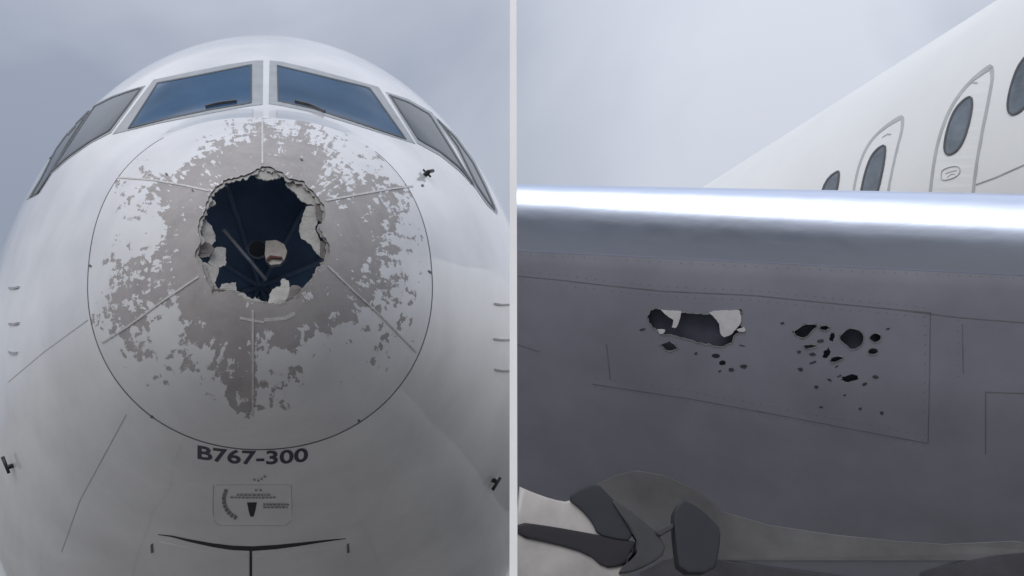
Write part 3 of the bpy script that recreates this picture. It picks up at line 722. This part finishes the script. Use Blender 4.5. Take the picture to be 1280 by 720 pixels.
# dark structure behind the holes: an inner web that follows the skin
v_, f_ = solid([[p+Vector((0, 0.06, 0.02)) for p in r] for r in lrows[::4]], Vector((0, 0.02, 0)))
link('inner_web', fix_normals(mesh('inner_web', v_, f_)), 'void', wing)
for k in (0, 1, 4, 5, 7, 9, 10, 11, 12):
    ring_frame('torn_lip', WSK, holes[k], 1.1, 0.003, 0.005, 'lip', lower, len(holes[k]))
for y_, poly in ((-.02, [(826,387),(852,389),(850,400),(845,410),(840,409.5),(842,399),(833,394)]), (-.02, [(887,391),(893,388),(924,387.5),(927,396),(926,404),(919,412),(915,418),(905,421),(900,416),(899,405),(895,399)]), (-.01, [(822,411),(832,412),(830,416),(825,418)]), (-.01, [(921,412),(931,408),(932,414),(924,415)])):
    plate('torn_flap', WSK, jagged(poly, 3, 0.5), 0.006, 0.004, 'peel', lower)
CH = [(870,442,2.6,2),(914,462,4,3),(930,458,5,3.2),(900,464,2.2,1.5),(925,389,4,3.5),(928,432,4,1),(1026,426,4.5,2.6),(999,440,3.2,2.6),(1016,443,5,2.8),(1001,462,4.2,3),(1094,471,4.5,3),(1081,480,4,2),(1037,475,3,2.2),(1020,484,3,2.4),(1056,494,2.4,1.4),(1075,511,2.6,2),(1026,509,3,1.6),(1102,516,3,2.6),(1049,470,3,1.4),(978,404,3,2),(803,412,5,1.6),(1016,453,5,1.5),(1046,458,3,1.2),(1110,411,3,1.5)]
for (x, y, a, b) in CH: plate('paint_chip', WSK, blob(x, y, a*.9, b*.8, random.uniform(-.5, .3), 9, .3), 0.0015, 0.003, 'chip', lower)
for pl in ([(648,345),(700,350),(760,357),(830,364),(940,369),(1040,379),(1164,391)], [(1163,392),(1162,470),(1160,554)], [(1160,554),(1100,543),(980,520),(860,498),(740,480)], [(1203,405),(1204,466)], [(1232,490),(1232,568)], [(1233,490),(1290,492)], [(1105,385),(1200,397),(1290,404)], [(758,430),(763,475)], [(645,430),(675,440)]):
    strip('panel_seam', WSK, pl, 0.0045, 0.0012, 'seam', lower)

def rivets(skin, pl, step, off, rad, mat, par):
    n = int(sum(math.dist(a, b) for a, b in zip(pl, pl[1:]))/step); vs, fs = [], []
    pts = resample(pl, n)
    for i, (x, y) in enumerate(pts):
        a, b = pts[max(0, i-1)], pts[min(n-1, i+1)]; L_ = math.dist(a, b) or 1
        p, nr = skin.hit(x-(b[1]-a[1])/L_*off, y+(b[0]-a[0])/L_*off, 0.0006); u = nr.orthogonal().normalized(); v = nr.cross(u); k = len(vs)
        vs += [p+(u*math.cos(t)+v*math.sin(t))*rad for t in [math.pi*q/3 for q in range(6)]]+[p+nr*0.0012]; fs += [(k+q, k+(q+1) % 6, k+6) for q in range(6)]
    o = link('rivets', mesh('rivets', vs, fs), mat, par, smooth=False); o['kind'] = 'stuff'
for pl in ([(652,345),(700,350),(760,357),(830,364),(940,369),(1040,379),(1155,390)], [(1155,550),(1100,540),(980,517),(860,495),(745,478)]): rivets(WSK, pl, 11, 6, 0.0042, 'rivet', lower); rivets(WSK, pl, 11, -6, 0.0042, 'rivet', lower)
rivets(WSK, [(1163,395),(1162,470),(1160,550)], 11, 6, 0.0042, 'rivet', lower); rivets(WSK, [(1203,400),(1204,470)], 11, 6, 0.0042, 'rivet', lower)
rivets(WSK, [(650,318),(800,326),(960,334),(1280,348)], 13, 0, 0.0045, 'rivet', lower)

# reflections of the apron and dark shapes in the skin, built as solid pieces
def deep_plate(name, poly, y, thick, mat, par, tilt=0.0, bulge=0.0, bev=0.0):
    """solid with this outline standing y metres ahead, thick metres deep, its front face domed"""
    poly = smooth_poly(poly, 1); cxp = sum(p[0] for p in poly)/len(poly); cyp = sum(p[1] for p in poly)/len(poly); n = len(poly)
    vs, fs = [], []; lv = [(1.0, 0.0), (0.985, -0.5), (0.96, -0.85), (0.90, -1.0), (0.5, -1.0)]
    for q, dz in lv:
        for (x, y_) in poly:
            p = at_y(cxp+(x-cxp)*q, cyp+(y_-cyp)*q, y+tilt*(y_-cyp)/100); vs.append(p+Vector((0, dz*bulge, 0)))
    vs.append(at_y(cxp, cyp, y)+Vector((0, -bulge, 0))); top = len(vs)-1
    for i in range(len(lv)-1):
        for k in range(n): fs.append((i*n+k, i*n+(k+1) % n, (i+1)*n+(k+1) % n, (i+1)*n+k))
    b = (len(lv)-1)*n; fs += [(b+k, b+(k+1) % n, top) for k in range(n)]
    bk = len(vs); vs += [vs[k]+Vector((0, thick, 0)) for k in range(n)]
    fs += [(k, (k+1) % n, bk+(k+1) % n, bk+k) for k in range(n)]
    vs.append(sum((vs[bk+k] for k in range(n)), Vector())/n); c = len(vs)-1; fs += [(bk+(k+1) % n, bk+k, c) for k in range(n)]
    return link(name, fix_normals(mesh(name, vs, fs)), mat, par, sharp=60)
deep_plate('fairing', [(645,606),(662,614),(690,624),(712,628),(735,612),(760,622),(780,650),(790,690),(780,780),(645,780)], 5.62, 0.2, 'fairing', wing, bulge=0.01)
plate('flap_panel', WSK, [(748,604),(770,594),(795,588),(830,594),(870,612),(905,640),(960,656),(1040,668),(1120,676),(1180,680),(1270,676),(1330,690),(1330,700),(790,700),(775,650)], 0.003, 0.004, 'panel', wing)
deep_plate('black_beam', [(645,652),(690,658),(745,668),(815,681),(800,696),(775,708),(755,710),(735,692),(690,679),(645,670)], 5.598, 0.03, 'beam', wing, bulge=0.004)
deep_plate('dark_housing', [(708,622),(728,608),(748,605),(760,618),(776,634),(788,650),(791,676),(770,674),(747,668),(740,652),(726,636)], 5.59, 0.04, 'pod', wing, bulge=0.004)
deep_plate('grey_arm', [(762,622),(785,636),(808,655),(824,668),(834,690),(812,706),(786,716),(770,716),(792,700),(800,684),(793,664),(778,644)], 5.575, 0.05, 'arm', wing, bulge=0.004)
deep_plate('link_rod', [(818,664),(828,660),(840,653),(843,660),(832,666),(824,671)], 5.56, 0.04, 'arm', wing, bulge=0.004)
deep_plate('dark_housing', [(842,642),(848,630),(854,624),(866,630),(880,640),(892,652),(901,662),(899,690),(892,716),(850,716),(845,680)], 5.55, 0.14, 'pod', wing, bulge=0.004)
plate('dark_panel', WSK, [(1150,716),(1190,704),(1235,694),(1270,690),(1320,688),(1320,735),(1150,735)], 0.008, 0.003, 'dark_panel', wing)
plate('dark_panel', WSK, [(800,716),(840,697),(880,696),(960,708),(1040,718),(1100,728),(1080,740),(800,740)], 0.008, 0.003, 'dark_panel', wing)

# ================================================================== white post built in place of the plain gap between the two views
py = 5.0; hw = 9.0/F*(py/math.cos(PITCH))/2*1.0
pc = at_y(641.7, 360, py).x
vs = [(pc+sx*hw, py+sy*hw, z) for z in (0, 9) for sx, sy in ((-1, -1), (1, -1), (1, 1), (-1, 1))]
me = mesh('white_post', vs, [(0, 3, 2, 1), (4, 5, 6, 7)]+[(k, (k+1) % 4, 4+(k+1) % 4, 4+k) for k in range(4)])
bm = bmesh.new(); bm.from_mesh(me); bmesh.ops.recalc_face_normals(bm, faces=bm.faces); bm.to_mesh(me); bm.free()
divider = link('white_post', me, 'post', smooth=False)
divider['label'] = 'slim tall white square post standing between the two aircraft'; divider['category'] = 'post'
